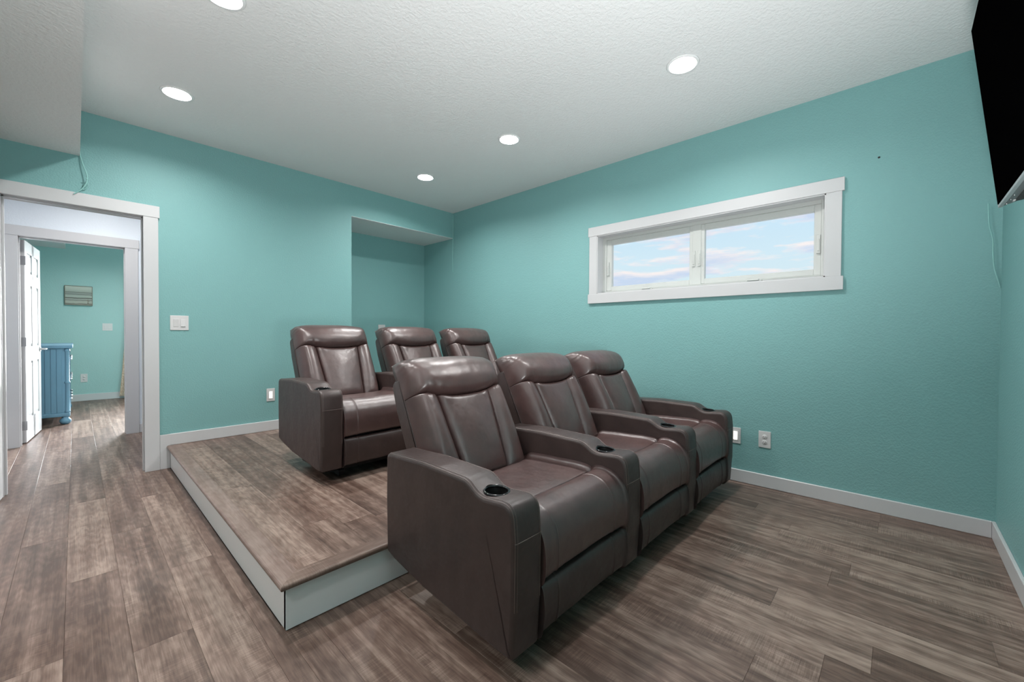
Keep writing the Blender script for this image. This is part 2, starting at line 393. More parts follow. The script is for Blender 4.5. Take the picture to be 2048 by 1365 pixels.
# ---------------------------------------------------------------- window
win = struct(empty('window_1', (0, 0, 0)))
cx = XB-.020
box('casing', cx-.003, XB, .2775, 2.2469, WZ1+.0, 2.1689, TRIM, win, bev=.0015, seg=1)        # head
box('casing', cx-.003, XB, .2775, 2.2469, 1.4272, WZ0, TRIM, win, bev=.0015, seg=1)           # apron
box('casing', cx, XB, .2895, WY0, WZ0, WZ1, TRIM, win, bev=.0015, seg=1)
box('casing', cx, XB, WY1, 2.2349, WZ0, WZ1, TRIM, win, bev=.0015, seg=1)
jx = 3.575
boxes('jamb', [(cx+.004, jx, WY0-.0, WY0+.008, WZ0, WZ1), (cx+.004, jx, WY1-.008, WY1, WZ0, WZ1), (cx+.004, jx, WY0, WY1, WZ0, WZ0+.008), (cx+.004, jx, WY0, WY1, WZ1-.008, WZ1)], TRIM, win)
fx0, fx1 = jx, XB+TW-.02
boxes('window_frame', [(fx0, fx1, WY0, WY0+.035, WZ0, WZ1), (fx0, fx1, WY1-.045, WY1, WZ0, WZ1), (fx0, fx1, WY0+.035, WY1-.045, WZ0, WZ0+.032), (fx0, fx1, WY0+.035, WY1-.045, WZ1-.035, WZ1),
                       (fx0+.004, fx1, 1.215, 1.285, WZ0+.03, WZ1-.03)], VINYL, win, bev=.002, seg=1)
for (a, b) in ((.452, 1.190), (1.312, 2.052)):     # two awning sashes
    s0, s1, z0, z1 = 1.592, 1.998, 0, 0
    e = .040
    sash = boxes('sash', [(fx0+.010, fx0+.05, a-e-.002, a, 1.592-e-.003, 2.046), (fx0+.010, fx0+.05, b, (b+.054 if b > 2 else b+.030), 1.592-e, 2.046),
                   (fx0+.010, fx0+.05, a, b, 1.592-e-.003, 1.592), (fx0+.010, fx0+.05, a, b, 1.998, 2.046),
                   ], VINYL, win, bev=.003, seg=1)
    box('pane', fx0+.028, fx0+.032, a, b, 1.592, 1.998, GLASS, win)
    mid = (a+b)/2
    boxes('crank_handle', [(fx0-.014, fx0+.004, mid-.055, mid+.055, WZ0+.012, WZ0+.026), (fx0-.022, fx0-.006, mid-.035, mid+.045, WZ0+.024, WZ0+.036)], VINYL, win, bev=.003)
for yy in (.425, 1.2275, 1.2725, 2.085):
    boxes('sash_lock', [(fx0-.006, fx0+.012, yy-.012, yy+.012, 1.70, 1.83), (fx0-.012, fx0-.004, yy-.006, yy+.006, 1.715, 1.80)], VINYL, win, bev=.002)
# bedroom window (out of the frame, admits the daylight on the hall floor)
w2 = struct(empty('window_2', (0, 0, 0)))
boxes('window_frame', [(FW0, FW0+.05, YF, YF+.06, FZ0, FZ1), (FW1-.05, FW1, YF, YF+.06, FZ0, FZ1), (FW0, FW1, YF, YF+.06, FZ0, FZ0+.05), (FW0, FW1, YF, YF+.06, FZ1-.05, FZ1)], VINYL, w2)
# ---------------------------------------------------------------- PLATFORM
plat = empty('platform', (XP, YP, 0))
tag(plat, 'low raised floor platform with wood plank top, wood nosing and white risers', 'platform')
def P(o): o.parent = plat; o.matrix_parent_inverse = Matrix.Translation(Vector((-XP, -YP, 0))); return o
NO = .024                                   # nosing overhang
P(box('riser_board', XP, XP+.02, YP, YA-bt-.001, .004, ZP-.012, RISER, bev=.001, seg=1))
P(box('riser_board', XP+.0, XB-bt-.001, YP-.0005, YP+.019, .004, ZP-.012, RISER, bev=.001, seg=1))
P(boxes('subfloor', [(XP+.025, XB-.001, YP+.025, YA-.002, .02, ZP-.012)], SUB))
def nosing(name, length, wdt, mitre):
    """bullnose profile in (out, z) swept along local +x; out is -y"""
    prof = [(wdt-NO, 0.0), (0, 0.0), (-NO+.012, 0.0)]
    for k in range(1, 8):
        a = math.pi/2 - math.pi*k/8*1.0
        prof.append((-NO+.012-.0125*math.cos(a), -.0125+.0125*math.sin(a)) if k < 8 else None)
    prof += [(-NO+.012, -.025), (0, -.025), (0, -.012), (wdt-NO, -.012)]
    V = []
    for (o, z) in prof: V.append((o if mitre[0] else 0, o, z))
    n = len(prof)
    for (o, z) in prof: V.append((length, o, z))
    Fc = [(i, (i+1) % n, n+(i+1) % n, n+i) for i in range(n)] + [tuple(range(n)), tuple(range(n, 2*n))]
    return fixn(mesh(name, V, Fc))
# nosing along the front (x direction) and along the left side (y direction), mitred at the corner
nf = link('nosing', nosing('nosing', XB-XP-bt-.002, .080, (1, 0)), NOSWX); nf.location = (XP, YP, ZP+.0015); P(nf)
ml = nosing('nosing', YA-YP-bt-.004, .080, (1, 0))
for v in ml.vertices: v.co = Vector((v.co.y, v.co.x, v.co.z))
fixn(ml)
nl = link('nosing', ml, NOSW); nl.location = (XP, YP, ZP+.0015); P(nl)
xa0, ya0 = XP+.080-NO, YP+.080-NO
k = 0; x = xa0
kn = {0: 2.89, 1: 2.08, 2: 1.97}
while x < XB-.02:
    x1 = min(x+PW*.92, XB); off = kn.get(k, random.uniform(0, PL)); y = off-PL*math.ceil((off-ya0)/PL)
    yt = YA-.001
    while y < yt:
        a, b = max(y, ya0), min(y+PL, yt)
        if b-a > .03 and x1-x > .02:
            o = link('plank', plank_mesh(x1-x, b-a, th=.012), None, None); o.location = ((x+x1)/2, (a+b)/2, ZP); P(o)
        y += PL
    x = x1; k += 1
nfl = struct(box('floor_niche', XN+.001, XB-.001, YA, YN-.001, .0, ZP-.012, SUB))
x = XN
while x < XB-.02:
    x1 = min(x+PW, XB)
    o = link('plank', plank_mesh(x1-x, YN-YA-.002, th=.012), None, nfl); o.location = ((x+x1)/2, (YA+YN)/2, ZP); x = x1
# ---------------------------------------------------------------- RECESSED LIGHTS
RINGM = mat('lamp_trim_white', (.85, .85, .85), .4)
def cut_holes(o, pts):
    bm = bmesh.new()
    for x, y, z in pts:
        bmesh.ops.create_cone(bm, cap_ends=True, segments=48, radius1=.079, radius2=.079, depth=.12, matrix=Matrix.Translation((x, y, z+.008)))
    me = bpy.data.meshes.new('tmp'); bm.to_mesh(me); bm.free(); cut = bpy.data.objects.new('tmp', me); COL.objects.link(cut)
    mod = o.modifiers.new('b', 'BOOLEAN'); mod.object = cut; mod.operation = 'DIFFERENCE'; mod.solver = 'EXACT'
    bpy.context.view_layer.update(); dg = bpy.context.evaluated_depsgraph_get()
    new = bpy.data.meshes.new_from_object(o.evaluated_get(dg)); o.modifiers.clear(); o.data = new; bpy.data.objects.remove(cut)
for nm, pts in (('ceiling', [(.485, 3.595, ZC), (2.495, 3.597, ZC), (2.487, 2.390, ZC), (2.510, .971, ZC), (.500, 2.395, ZC), ]),
                ('ceiling_soffit', [(-1.2, 2.6, ZN), (-1.2, .9, ZN)]), ('ceiling_hall', [(.3, 5.3, 2.743)]), ('ceiling_bedroom', [(.6, 8.0, ZC)])):
    cut_holes(bpy.data.objects[nm], pts)
LM = [LENS]
def recessed(x, y, z=ZC):
    r = empty('recessed_light', (x, y, z))
    dp = .030
    lathe('trim_ring', [(.070, dp), (.0755, -.004), (.079, -.006), (.090, -.004), (.0935, 0.0), (.0795, .0005), (.0745, dp), (.070, dp)], RINGM, r, 56)
    lathe('lens', [(.0742, dp), (.060, dp-.003), (.040, dp-.005), (.018, dp-.0065), (.0001, dp-.007)], LM[0], r, 40)
    return r
def copy_tree(o, parent=None):
    c = o.copy(); COL.objects.link(c); c.parent = parent
    for ch in list(o.children): copy_tree(ch, c)
    return c
L0 = recessed(.485, 3.595)
tag(L0, 'round recessed ceiling light nearest the doorway, above the teal back wall', 'ceiling light', 'recessed ceiling lights')
for (x, y, lab) in ((2.495, 3.597, 'smallest round recessed ceiling light, near the corner above the rear row'),
                    (2.487, 2.390, 'round recessed ceiling light in the middle of the ceiling, second from the corner'),
                    (2.510, .971, 'largest round recessed ceiling light, in front of the window wall'),
                    (.500, 2.395, 'round recessed ceiling light cut off by the top edge of the picture'),
                    (-1.2, .9, 'round recessed light in the lower ceiling nearest the camera, added unseen as fill')):  # unseen lamp added to lighten the left front of the room
    c = copy_tree(L0); c.location = (x, y, ZN if x < 0 else ZC); tag(c, lab, 'ceiling light', 'recessed ceiling lights')
for (x, y, z, lab) in ((-1.2, 2.6, ZN, 'round recessed light in the lower ceiling left of the camera, added unseen as fill'),  # unseen lamps added to light the left side, hall and bedroom
                       (.3, 5.3, 2.743, 'round recessed light in the hall ceiling, added unseen to light the hall'),
                       (.6, 8.0, ZC, 'round recessed light in the bedroom ceiling, added unseen to brighten the bedroom')):
    LM[0] = LENS3 if y > 7 else LENS2
    c = recessed(x, y, z); tag(c, lab, 'ceiling light', 'recessed ceiling lights')
# ---------------------------------------------------------------- RECLINERS
AW, PIT = .137, .720                         # arm width, seat pitch
SWD = PIT-AW                                 # seat width
def smooth_poly(keys, closed=True, sub=6):
    P_ = [Vector((0, y, z)) for y, z in keys]; n = len(P_); Q = []
    for i in range(n):
        a, b, c, d = P_[(i-1) % n], P_[i], P_[(i+1) % n], P_[(i+2) % n]
        for k in range(sub):
            s = k/sub; Q.append(.5*((2*b)+(-a+c)*s+(2*a-5*b+4*c-d)*s*s+(-a+3*b-3*c+d)*s**3))
    return [(q.y, q.z) for q in Q]
def fillet(pts, segs=6):
    """pts: (y,z,r) closed -> rounded polygon"""
    out = []; n = len(pts)
    for i in range(n):
        p0 = Vector(pts[i-1][:2]); p = Vector(pts[i][:2]); p1 = Vector(pts[(i+1) % n][:2]); r = pts[i][2]
        a = (p0-p).normalized(); b = (p1-p).normalized()
        ang = a.angle(b); d = min(r/math.tan(ang/2), (p0-p).length*.49, (p1-p).length*.49) if r > 0 else 0
        if d < 1e-4: out.append((p.x, p.y)); continue
        s, e = p+a*d, p+b*d
        for k in range(segs+1):
            u = k/segs; q = s*(1-u)**2 + p*2*u*(1-u) + e*u*u; out.append((q.x, q.y))
    return out
ARM = fillet([(.012, .088, .008), (.002, .25, .2), (0, .47, .10), (.010, .585, .075), (.165, .570, .09), (.232, .612, .085), (.50, .615, .1),
              (.768, .600, .035), (.772, .40, .1), (.765, .168, .02), (.705, .150, .03), (.50, .118, .2), (.08, .086, .03)], 8)
def extrude_profile(name, prof, x0, x1, rad=.018, seg=4):
    """prof (y,z) closed; rounded long edges by inset rings"""
    n = len(prof); Pv = [Vector(p) for p in prof]
    # outward normals
    area_ = sum(Pv[i].x*Pv[(i+1) % n].y - Pv[(i+1) % n].x*Pv[i].y for i in range(n)); sg = 1 if area_ > 0 else -1
    N = []
    for i in range(n):
        tg = (Pv[(i+1) % n]-Pv[i-1]).normalized(); N.append(Vector((tg.y, -tg.x))*sg)
    rings = []
    for k in range(seg+1):
        th = math.pi/2*k/seg; rings.append((x0+rad*(1-math.sin(th)), rad*(1-math.cos(th))))
    rings = [(x0+rad*(1-math.sin(math.pi/2*(1-k/seg))), rad*(1-math.cos(math.pi/2*(1-k/seg)))) for k in range(seg+1)]
    # first ring: x0, inset rad ; last: x0+rad, inset 0
    allr = rings + [(x0+x1-a, b) for a, b in reversed(rings)]
    V, Fc = [], []
    for (x, ins) in allr:
        for p, q in zip(Pv, N): V.append((x, p.x-q.x*ins, p.y-q.y*ins))
    for r in range(len(allr)-1):
        for i in range(n):
            j = (i+1) % n; Fc.append((r*n+i, r*n+j, (r+1)*n+j, (r+1)*n+i))
    Fc.append(tuple(range(n))); Fc.append(tuple((len(allr)-1)*n+i for i in range(n)))
    return fixn(mesh(name, V, Fc))
CUPY, CUPZ = .150, .577
def arm_mesh():
    me = extrude_profile('arm', ARM, 0, AW, .016, 4)
    ob = link('tmp_arm', me, LEAD); 
    for p in me.polygons: p.use_smooth = True
    cut = lathe('tmp_cut', [(.0001, -.09), (.0405, -.09), (.0405, .05), (.0001, .05)], BLACKM, None, 40, (AW/2, CUPY, CUPZ))
    mod = ob.modifiers.new('b', 'BOOLEAN'); mod.object = cut; mod.operation = 'DIFFERENCE'; mod.solver = 'EXACT'
    bpy.context.view_layer.update(); dg = bpy.context.evaluated_depsgraph_get()
    res = bpy.data.meshes.new_from_object(ob.evaluated_get(dg)); res.name = 'arm'
    bpy.data.objects.remove(ob); bpy.data.objects.remove(cut)
    bm = bmesh.new(); bm.from_mesh(res)
    for e in bm.edges:
        if len(e.link_faces) == 2 and e.calc_face_angle(0) > math.radians(50): e.smooth = False
    for f in bm.faces: f.smooth = f.calc_area() < .03
    bm.to_mesh(res); bm.free()
    res.materials.clear(); res.materials.append(LEAD); return res
ARMME = arm_mesh()
def arm_seams():
    """stitched seams along both top edges of the arm and down the front"""
    idx0 = min(range(len(ARM)), key=lambda i: (ARM[i][0]-.010)**2+(ARM[i][1]-.14)**2)
    idx1 = min(range(len(ARM)), key=lambda i: (ARM[i][0]-.765)**2+(ARM[i][1]-.575)**2)
    pts = [p for p in ARM[0:] if p[1] > .13 and p[0] < .76]
    path = []
    for p in ARM:
        if p[1] > .10 and not (p[0] > .70 and p[1] < .55): path.append(p)
    G = []
    for x, r, lift in ((.0065, .0016, -.0035), (.0145, .0011, .0001), (AW-.0065, .0016, -.0035), (AW-.0145, .0011, .0001)):
        pp = []
        n = len(path)
        for i, p in enumerate(path):
            a = Vector(path[max(i-1, 0)]); b = Vector(path[min(i+1, n-1)]); tg = (b-a).normalized(); nn = Vector((-tg.y, tg.x))
            if nn.dot(Vector((p[0]-.38, p[1]-.35))) < 0: nn = -nn
            pp.append((x, p[0]+nn.x*lift, p[1]+nn.y*lift))
        G.append(tube('x', pp, r, None, seg=6, sub=1))
    G.append(tube('x', [(.004, .0035, .462), (.02, -.0003, .462), (AW-.02, -.0003, .462), (AW-.004, .0035, .462)], .0013, None, seg=6, sub=3))
    V, Fc = merge_geo(G); return fixn(mesh('piping', V, Fc))
PIPEME = arm_seams()
def cup():
    V = lathe('tmp', [(.0001, -.075), (.036, -.075), (.038, -.07), (.0395, .0005)], CUPB, None, 40); a = V.data; bpy.data.objects.remove(V)
    R = lathe('tmp', [(.0380, -.004), (.0385, .001), (.0405, .0042), (.0435, .0052), (.0470, .0035), (.0485, -.001), (.0440, -.003), (.0380, -.004)], GLOSSB, None, 48); b = R.data; bpy.data.objects.remove(R)
    a.name = 'cup_well'; b.name = 'cup_rim'; return a, b
CUPME, RIMME = cup()
def cosgrid(n, a, b, mix=.75):
    out = []
    for i in range(n+1):
        u = i/n; c = .5-.5*math.cos(math.pi*u); out.append(a+(b-a)*((1-mix)*u+mix*c))
    return out
# seat parts: surface swept in x, with rounded sides
def sweep_part(name, path, x0, x1, side_r=.03, side_d=.03, nx=30, bulge=.0, seams=(), wrinkle=None, close=True):
    """path (y,z) open, outward = left normal; grid of path x width; edges fall away by side_d near the sides"""
    n = len(path); Pv = [Vector(p) for p in path]; N = []
    for i in range(n):
        tg = (Pv[min(i+1, n-1)]-Pv[max(i-1, 0)]).normalized(); N.append(Vector((tg.y, -tg.x)))
    xs = cosgrid(nx, x0, x1)
    for s in seams: xs += [s-.005, s-.0022, s, s+.0022, s+.005]
    xs = sorted(set(round(x, 5) for x in xs)); V, Fc = [], []; m_ = len(xs); L = x1-x0
    for i, (p, q) in enumerate(zip(Pv, N)):
        for x in xs:
            a = min((x-x0), (x1-x))/side_r; d = 0
            if a < 1: d = side_d*(1-math.sqrt(max(0, 1-(1-a)**2)))
            bb = bulge*(1-((2*(x-x0)/L-1)**2))
            g = 0
            for s in seams:
                if abs(x-s) < .004: g = .0028*(1-abs(x-s)/.004)
            ww = wrinkle(x-x0, i/(n-1)) if wrinkle else 0
            k = -d+bb-g+ww
            V.append((x, p.x+q.x*k, p.y+q.y*k))
    for i in range(n-1):
        for j in range(m_-1): Fc.append((i*m_+j, i*m_+j+1, (i+1)*m_+j+1, (i+1)*m_+j))
    if close:   # hidden flat sides
        for j in (0, m_-1): Fc.append(tuple(i*m_+j for i in range(n)))
        Fc.append(tuple(range(m_))+tuple((n-1)*m_+j for j in reversed(range(m_))))
    me = mesh(name, V, Fc); fixn(me)
    bm = bmesh.new(); bm.from_mesh(me)
    for f in bm.faces: f.smooth = len(f.verts) <= 4
    bm.to_mesh(me); bm.free(); return me
def catmull(keys, sub=6):
    P_ = [Vector(k) for k in keys]; n = len(P_); Q = []
    for i in range(n-1):
        a, b, c, d = P_[max(i-1, 0)], P_[i], P_[i+1], P_[min(i+2, n-1)]
        for k in range(sub):
            s = k/sub; Q.append(.5*((2*b)+(-a+c)*s+(2*a-5*b+4*c-d)*s*s+(-a+3*b-3*c+d)*s**3))
    Q.append(P_[-1]); return [(q.x, q.y) for q in Q]
E = .0015
sx0, sx1 = AW+E, AW+SWD-E
rng = random.Random(3)
from mathutils import noise as mnoise
def wr(x, v): return .0022*mnoise.noise(Vector((x*9, v*6, 1.3))) + .0009*mnoise.noise(Vector((x*30, v*18, 5)))
ROLL = catmull([(.175, .40), (.178, .470), (.172, .489), (.158, .500), (.130, .507), (.098, .505), (.056, .488), (.021, .450), (.004, .400), (.000, .350), (.003, .305), (.016, .280), (.05, .272)], 5)
SEATP = catmull([(.60, .44), (.56, .470), (.50, .478), (.40, .485), (.28, .490), (.21, .487), (.187, .478), (.180, .455), (.180, .40)], 5)
FOOT = catmull([(.06, .268), (.026, .266), (.010, .255), (.003, .225), (.002, .175), (.007, .13), (.014, .105), (.03, .094), (.06, .094)], 5)
def rev(p): return p[::-1]
ROLLME = sweep_part('seat_front', rev(ROLL), sx0, sx1, .018, .013, 28, .006, (sx0+.095, sx1-.095), wr)
SEATME = sweep_part('seat_cushion', rev(SEATP)[::-1][::-1], sx0, sx1, .035, .022, 26, .010, (), wr)
FOOTME = sweep_part('footrest', rev(FOOT), sx0+.002, sx1-.002, .014, .010, 26, .003, (sx0+.095, sx1-.095), wr)
# backrest patches -----------------------------------------------------------
BY, BZ = .560, .470
RT = Vector((0, .447, .894)); RN = Vector((0, -.894, .447))
XC = AW+SWD/2
def bpoint(s, tt, d):
    """s across, tt along the reclined plane, d forward; the head bends gently back"""
    tb = max(0, tt-.45)
    bend = -1.1*tb*tb
    return Vector((XC+s, BY, BZ)) + RT*tt + RN*(d+bend)
def patch(name, left, right, bottom, top, edges, bulge, back, disp=None, nu=26, nv=34, material=None, bex=.6):
    """left/right: s(v); bottom/top: t(u). edges dict side->(radius, drop)"""
    us, vs = cosgrid(nu, 0, 1, .8), cosgrid(nv, 0, 1, .8); V, Fc = [], []; m_ = len(us)
    info = []
    for v in vs:
        for u in us:
            tb, tp = bottom(u), top(u); tt = tb+(tp-tb)*v
            sl, sr = left(v), right(v); s = sl+(sr-sl)*u
            dist = {'l': s-sl, 'r': sr-s, 'b': tt-tb, 't': tp-tt}
            d = 0
            drops = []
            for k_, (r, D) in edges.items():
                a = dist[k_]/r
                if a < 1: drops.append(D*(1-math.sqrt(max(0, 1-(1-a)**2))))
            d -= math.sqrt(sum(q*q for q in drops)) if drops else 0
            d += bulge*max(0, math.sin(math.pi*u))**bex*max(0, math.sin(math.pi*v))**.5
            if disp: d += disp(s, tt, u, v)
            V.append(bpoint(s, tt, d)); info.append((s, tt))
    n = len(vs)
    for i in range(n-1):
        for j in range(m_-1): Fc.append((i*m_+j, i*m_+j+1, (i+1)*m_+j+1, (i+1)*m_+j))
    # skirt to the back plane
    ring = [j for j in range(m_)] + [i*m_+m_-1 for i in range(1, n)] + [(n-1)*m_+j for j in range(m_-2, -1, -1)] + [i*m_ for i in range(n-2, 0, -1)]
    b0 = len(V)
    for r_ in ring: s, tt = info[r_]; V.append(bpoint(s, tt, back))
    k_ = len(ring)
    for i in range(k_): Fc.append((ring[i], ring[(i+1) % k_], b0+(i+1) % k_, b0+i))
    Fc.append(tuple(b0+i for i in range(k_)))
    me = fixn(mesh(name, V, Fc))
    bm = bmesh.new(); bm.from_mesh(me)
    for f in bm.faces: f.smooth = len(f.verts) <= 4
    bm.to_mesh(me); bm.free(); me.materials.append(material or LEA); return me
HB = .284                                      # half width of the back cushion
TS = .425                                      # seam level
def seam_t(s): return TS - .030*(1-min(1, abs(s)/.22)**2.4)       # headrest seam sags in the middle
TOPT = .648
def head_disp(s, tt, u, v):
    d = 0
    h = (tt-seam_t(s))
    # full lower roll
    d += .012*math.exp(-((h-.060)/.060)**2)*(1 if abs(s) < .20 else max(0, 1-(abs(s)-.20)/.05))
    # pinch folds rising from the seam
    for c, a, wdt, hl in ((-.175, .012, .010, .07), (.180, .012, .010, .07), (-.205, .006, .008, .04), (-.12, .003, .007, .05), (.10, .0025, .006, .05), (.215, .006, .008, .04)):
        d -= a*math.exp(-((s-c-(.15*h if c > 0 else -.15*h))/wdt)**2)*max(0, 1-h/hl)
    # gathers at the upper outer corners
    cr = max(0, 1-math.hypot((abs(s)-HB)/.08, (tt-TOPT+.03)/.10))
    d += .006*cr*math.sin((tt*1.0+abs(s)*.6)*230)
    d += .0035*mnoise.noise(Vector((s*8, tt*10, 2.2))) + .0012*mnoise.noise(Vector((s*30, tt*26, 4.4)))
    return d
HEADME = patch('headrest', lambda v: -HB-.002+.018*max(0, (v-.55)/.45)**2.2, lambda v: HB+.002-.018*max(0, (v-.55)/.45)**2.2,
               lambda u: seam_t((2*u-1)*HB), lambda u: TOPT-.020*abs(2*u-1)**5,
               {'l': (.060, .105), 'r': (.060, .105), 'b': (.034, .036), 't': (.125, .125)}, .034, -.135, head_disp, 52, 44)
def c_l(v): tt = v; return -(.138+.030*tt)
TB = -.02
def mid_disp(s, tt, u, v):
    d = .0025*mnoise.noise(Vector((s*9+3, tt*7, 8.1))) + .001*mnoise.noise(Vector((s*32, tt*30, 1)))
    g = max(0, 1-(1-v)/.12)
    for c, a in ((-.13, .007), (-.112, .005), (-.145, .005), (.125, .006), (.05, .002)): d += a*g*math.exp(-((s-c)/.006)**2)
    d -= .012*max(0, 1-v/.14)**2
    return d
MIDME = patch('back_panel', lambda v: -(.130+.032*v), lambda v: .130+.032*v, lambda u: TB, lambda u: seam_t((2*u-1)*.16)-.002,
              {'l': (.036, .022), 'r': (.036, .022), 'b': (.03, .03), 't': (.026, .024)}, .022, -.135, mid_disp, 26, 34, None, .9)
def bol_disp(s, tt, u, v):
    d = .003*mnoise.noise(Vector((s*9+7, tt*7, 3.1))) + .0011*mnoise.noise(Vector((s*32, tt*30, 7)))
    g = max(0, 1-(1-v)/.14)
    ins = min(u, 1-u) if False else 0
    for c, a in ((.19, .005), (.21, .004), (.235, .003)): d += a*g*math.sin(1.0)*math.exp(-((abs(s)-c)/.006)**2)
    return d
BOLL = patch('side_bolster', lambda v: -HB, lambda v: -(.132+.032*v), lambda u: TB, lambda u: seam_t(-HB+(HB-.16)*u)-.002,
             {'l': (.055, .105), 'r': (.060, .034), 'b': (.03, .03), 't': (.026, .022)}, .022, -.135, bol_disp, 26, 34, None, .8)
BOLR = patch('side_bolster', lambda v: (.132+.032*v), lambda v: HB, lambda u: TB, lambda u: seam_t(.16+(HB-.16)*u)-.002,
             {'l': (.060, .034), 'r': (.055, .105), 'b': (.03, .03), 't': (.026, .022)}, .022, -.135, bol_disp, 26, 34, None, .8)
# rear shell of the back
SHP = fillet([(-.205, .02, .02), (-.105, -.02, .01), (-.105, .535, .015), (-.185, .545, .05), (-.205, .40, .1)], 5)
def shell():
    me = extrude_profile('back_frame', [(0, 0)]*0 or [(a, b) for a, b in SHP], -HB-.004, HB+.004, .014, 3)
    for v in me.vertices:
        s, d, tt = v.co.x, v.co.y, v.co.z
        v.co = Vector((XC+s, BY, BZ)) + RT*tt + RN*d
    return fixn(me)
SHELLME = shell()
def box_me(name, bl, bev=0):
    o = boxes(name, bl, BLACKM, bev=bev); me = o.data; bpy.data.objects.remove(o); return me
BASEME = box_me('base', [(AW+.03, AW+.07, .14, .60, 0, .035), (AW+SWD-.07, AW+SWD-.03, .14, .60, 0, .035), (AW+.03, AW+SWD-.03, .20, .24, .03, .06), (AW+.03, AW+SWD-.03, .52, .56, .03, .06),
                         (AW+.004, AW+SWD+AW-.030, .07, .66, .106, .14), (AW+.004, AW+SWD+.045, .17, .56, .030, .108), (AW+.04, AW+.06, .16, .58, .03, .12), (AW+SWD-.06, AW+SWD-.04, .16, .58, .03, .12)])  # rails, plus a low black box added to deepen the shade under the seat
SHADEBASE = box_me('base', [(.092, AW+.003, .17, .56, .030, .14)])  # black block under the end arm, added to darken the gap above the floor
UNDERME = box_me('seat_box', [(AW+.004, AW+SWD-.004, .05, .68, .14, .40)])
for me_, mt_ in ((ROLLME, LEA), (SEATME, LEA), (FOOTME, LEAD), (PIPEME, PIPE), (SHELLME, LEAD)): me_.materials.append(mt_)
def smooth_by(me, ang=40):
    bm = bmesh.new(); bm.from_mesh(me)
    for e in bm.edges:
        e.smooth = not (len(e.link_faces) == 2 and e.calc_face_angle(0) > math.radians(ang))
    for f in bm.faces: f.smooth = True
    bm.to_mesh(me); bm.free()
smooth_by(SHELLME, 50); smooth_by(PIPEME, 80)
def add_arm(root, x):
    a = link('arm', ARMME, None, root); a.location = (x, 0, 0)
    for nm, me_, lc in (('piping', PIPEME, (0, 0, 0)), ('cup_well', CUPME, (AW/2, CUPY, CUPZ-.0015)), ('cup_rim', RIMME, (AW/2, CUPY, CUPZ-.0015))):
        o = link(nm, me_, None, a); o.location = lc
        if nm.startswith('cup'): o.rotation_euler = (math.radians(3), 0, 0)
def recliner(first):
    root = empty('recliner')
    if first: add_arm(root, 0); link('base', SHADEBASE, None, root)
    add_arm(root, AW+SWD)
    for nm, me_ in (('seat_cushion', SEATME), ('seat_front', ROLLME), ('footrest', FOOTME), ('headrest', HEADME), ('back_panel', MIDME),
                    ('side_bolster', BOLL), ('side_bolster', BOLR), ('back_frame', SHELLME), ('base', BASEME), ('seat_box', UNDERME)):
        link(nm, me_, None, root)
    return root
FX, FY, RX, RY = .927, .858, 1.006, 2.512
rows = [(FX, FY, 0, True, 'dark brown leather recliner nearest the camera, left end of the front row'),
        (FX+PIT, FY, 0, False, 'dark brown leather recliner in the middle of the front row on the lower floor'),
        (FX+2*PIT, FY, 0, False, 'dark brown leather recliner at the right end of the front row, by the window wall'),
        (RX, RY, ZP, True, 'brown leather recliner at the left end of the rear row on the platform'),
        (RX+PIT, RY, ZP, False, 'brown leather recliner in the middle of the rear row, only upper back showing'),
        (RX+2*PIT, RY, ZP, False, 'brown leather recliner at the right end of the rear row by the window wall')]
for x, y, z, first, lab in rows:
    r = recliner(first); r.location = (x, y, z+(.0016 if z else 0))
    tag(r, lab, 'recliner', 'front row of recliners' if z == 0 else 'rear row of recliners')
# ---------------------------------------------------------------- TELEVISION
tv = empty('television', (2.425, -.266, 1.611))
tag(tv, 'black flat screen television tilted downward on the wall at the right edge', 'television')
tv.rotation_euler = (-math.radians(6.37), 0, 0)
TWD, THT = 1.232, .716
box('screen', -TWD+.006, -.006, -.004, .0005, .012, THT-.006, SCREEN, tv)
boxes('bezel', [(-TWD, 0, -.012, -.0002, 0, .010), (-TWD, 0, -.012, -.0002, THT-.005, THT), (-TWD, -TWD+.005, -.012, -.0002, .010, THT-.005), (-.005, 0, -.012, -.0002, .010, THT-.005)], BEZEL, tv, bev=.001, seg=1)
V = [(-TWD+.002, -.012, .003), (-.002, -.012, .003), (-.002, -.012, THT-.003), (-TWD+.002, -.012, THT-.003),
     (-TWD+.075, -.075, .006), (-.075, -.075, .006), (-.17, -.075, THT*.55), (-TWD+.17, -.075, THT*.55),
     (-.03, -.028, THT-.03), (-TWD+.03, -.028, THT-.03)]
Fc = [(0, 1, 5, 4), (1, 2, 8, 6, 5), (0, 4, 7, 9, 3), (4, 5, 6, 7), (7, 6, 8, 9), (3, 9, 8, 2), (0, 3, 2, 1)]
link('back_housing', fixn(mesh('back_housing', V, Fc)), HOUSE, tv)
boxes('vent', [(-.46+i*.012, -.453+i*.012, -.062, -.034, .001, .0055) for i in range(34)], DARKP, tv)
boxes('vent_slot', [(-.20, -.06, -.066, -.060, .002, .0065)], DARKP, tv)
box('service_label', -.075, -.055, -.034, -.028, .001, .0045, PLATE, tv)
for xx, yy in ((-.030, -.018), (-.095, -.020), (-.16, -.020)):
    o = lathe('screw', [(.0001, 0), (.003, 0), (.0035, .002), (.0035, .006)], CHROME, tv, 12, (xx, yy, .0005))
boxes('wall_bracket', [(-TWD/2-.15, -TWD/2+.15, -.10, -.074, .20, .42), (-TWD/2-.03, -TWD/2+.03, -.150, -.095, .22, .40)], BLACKM, tv)
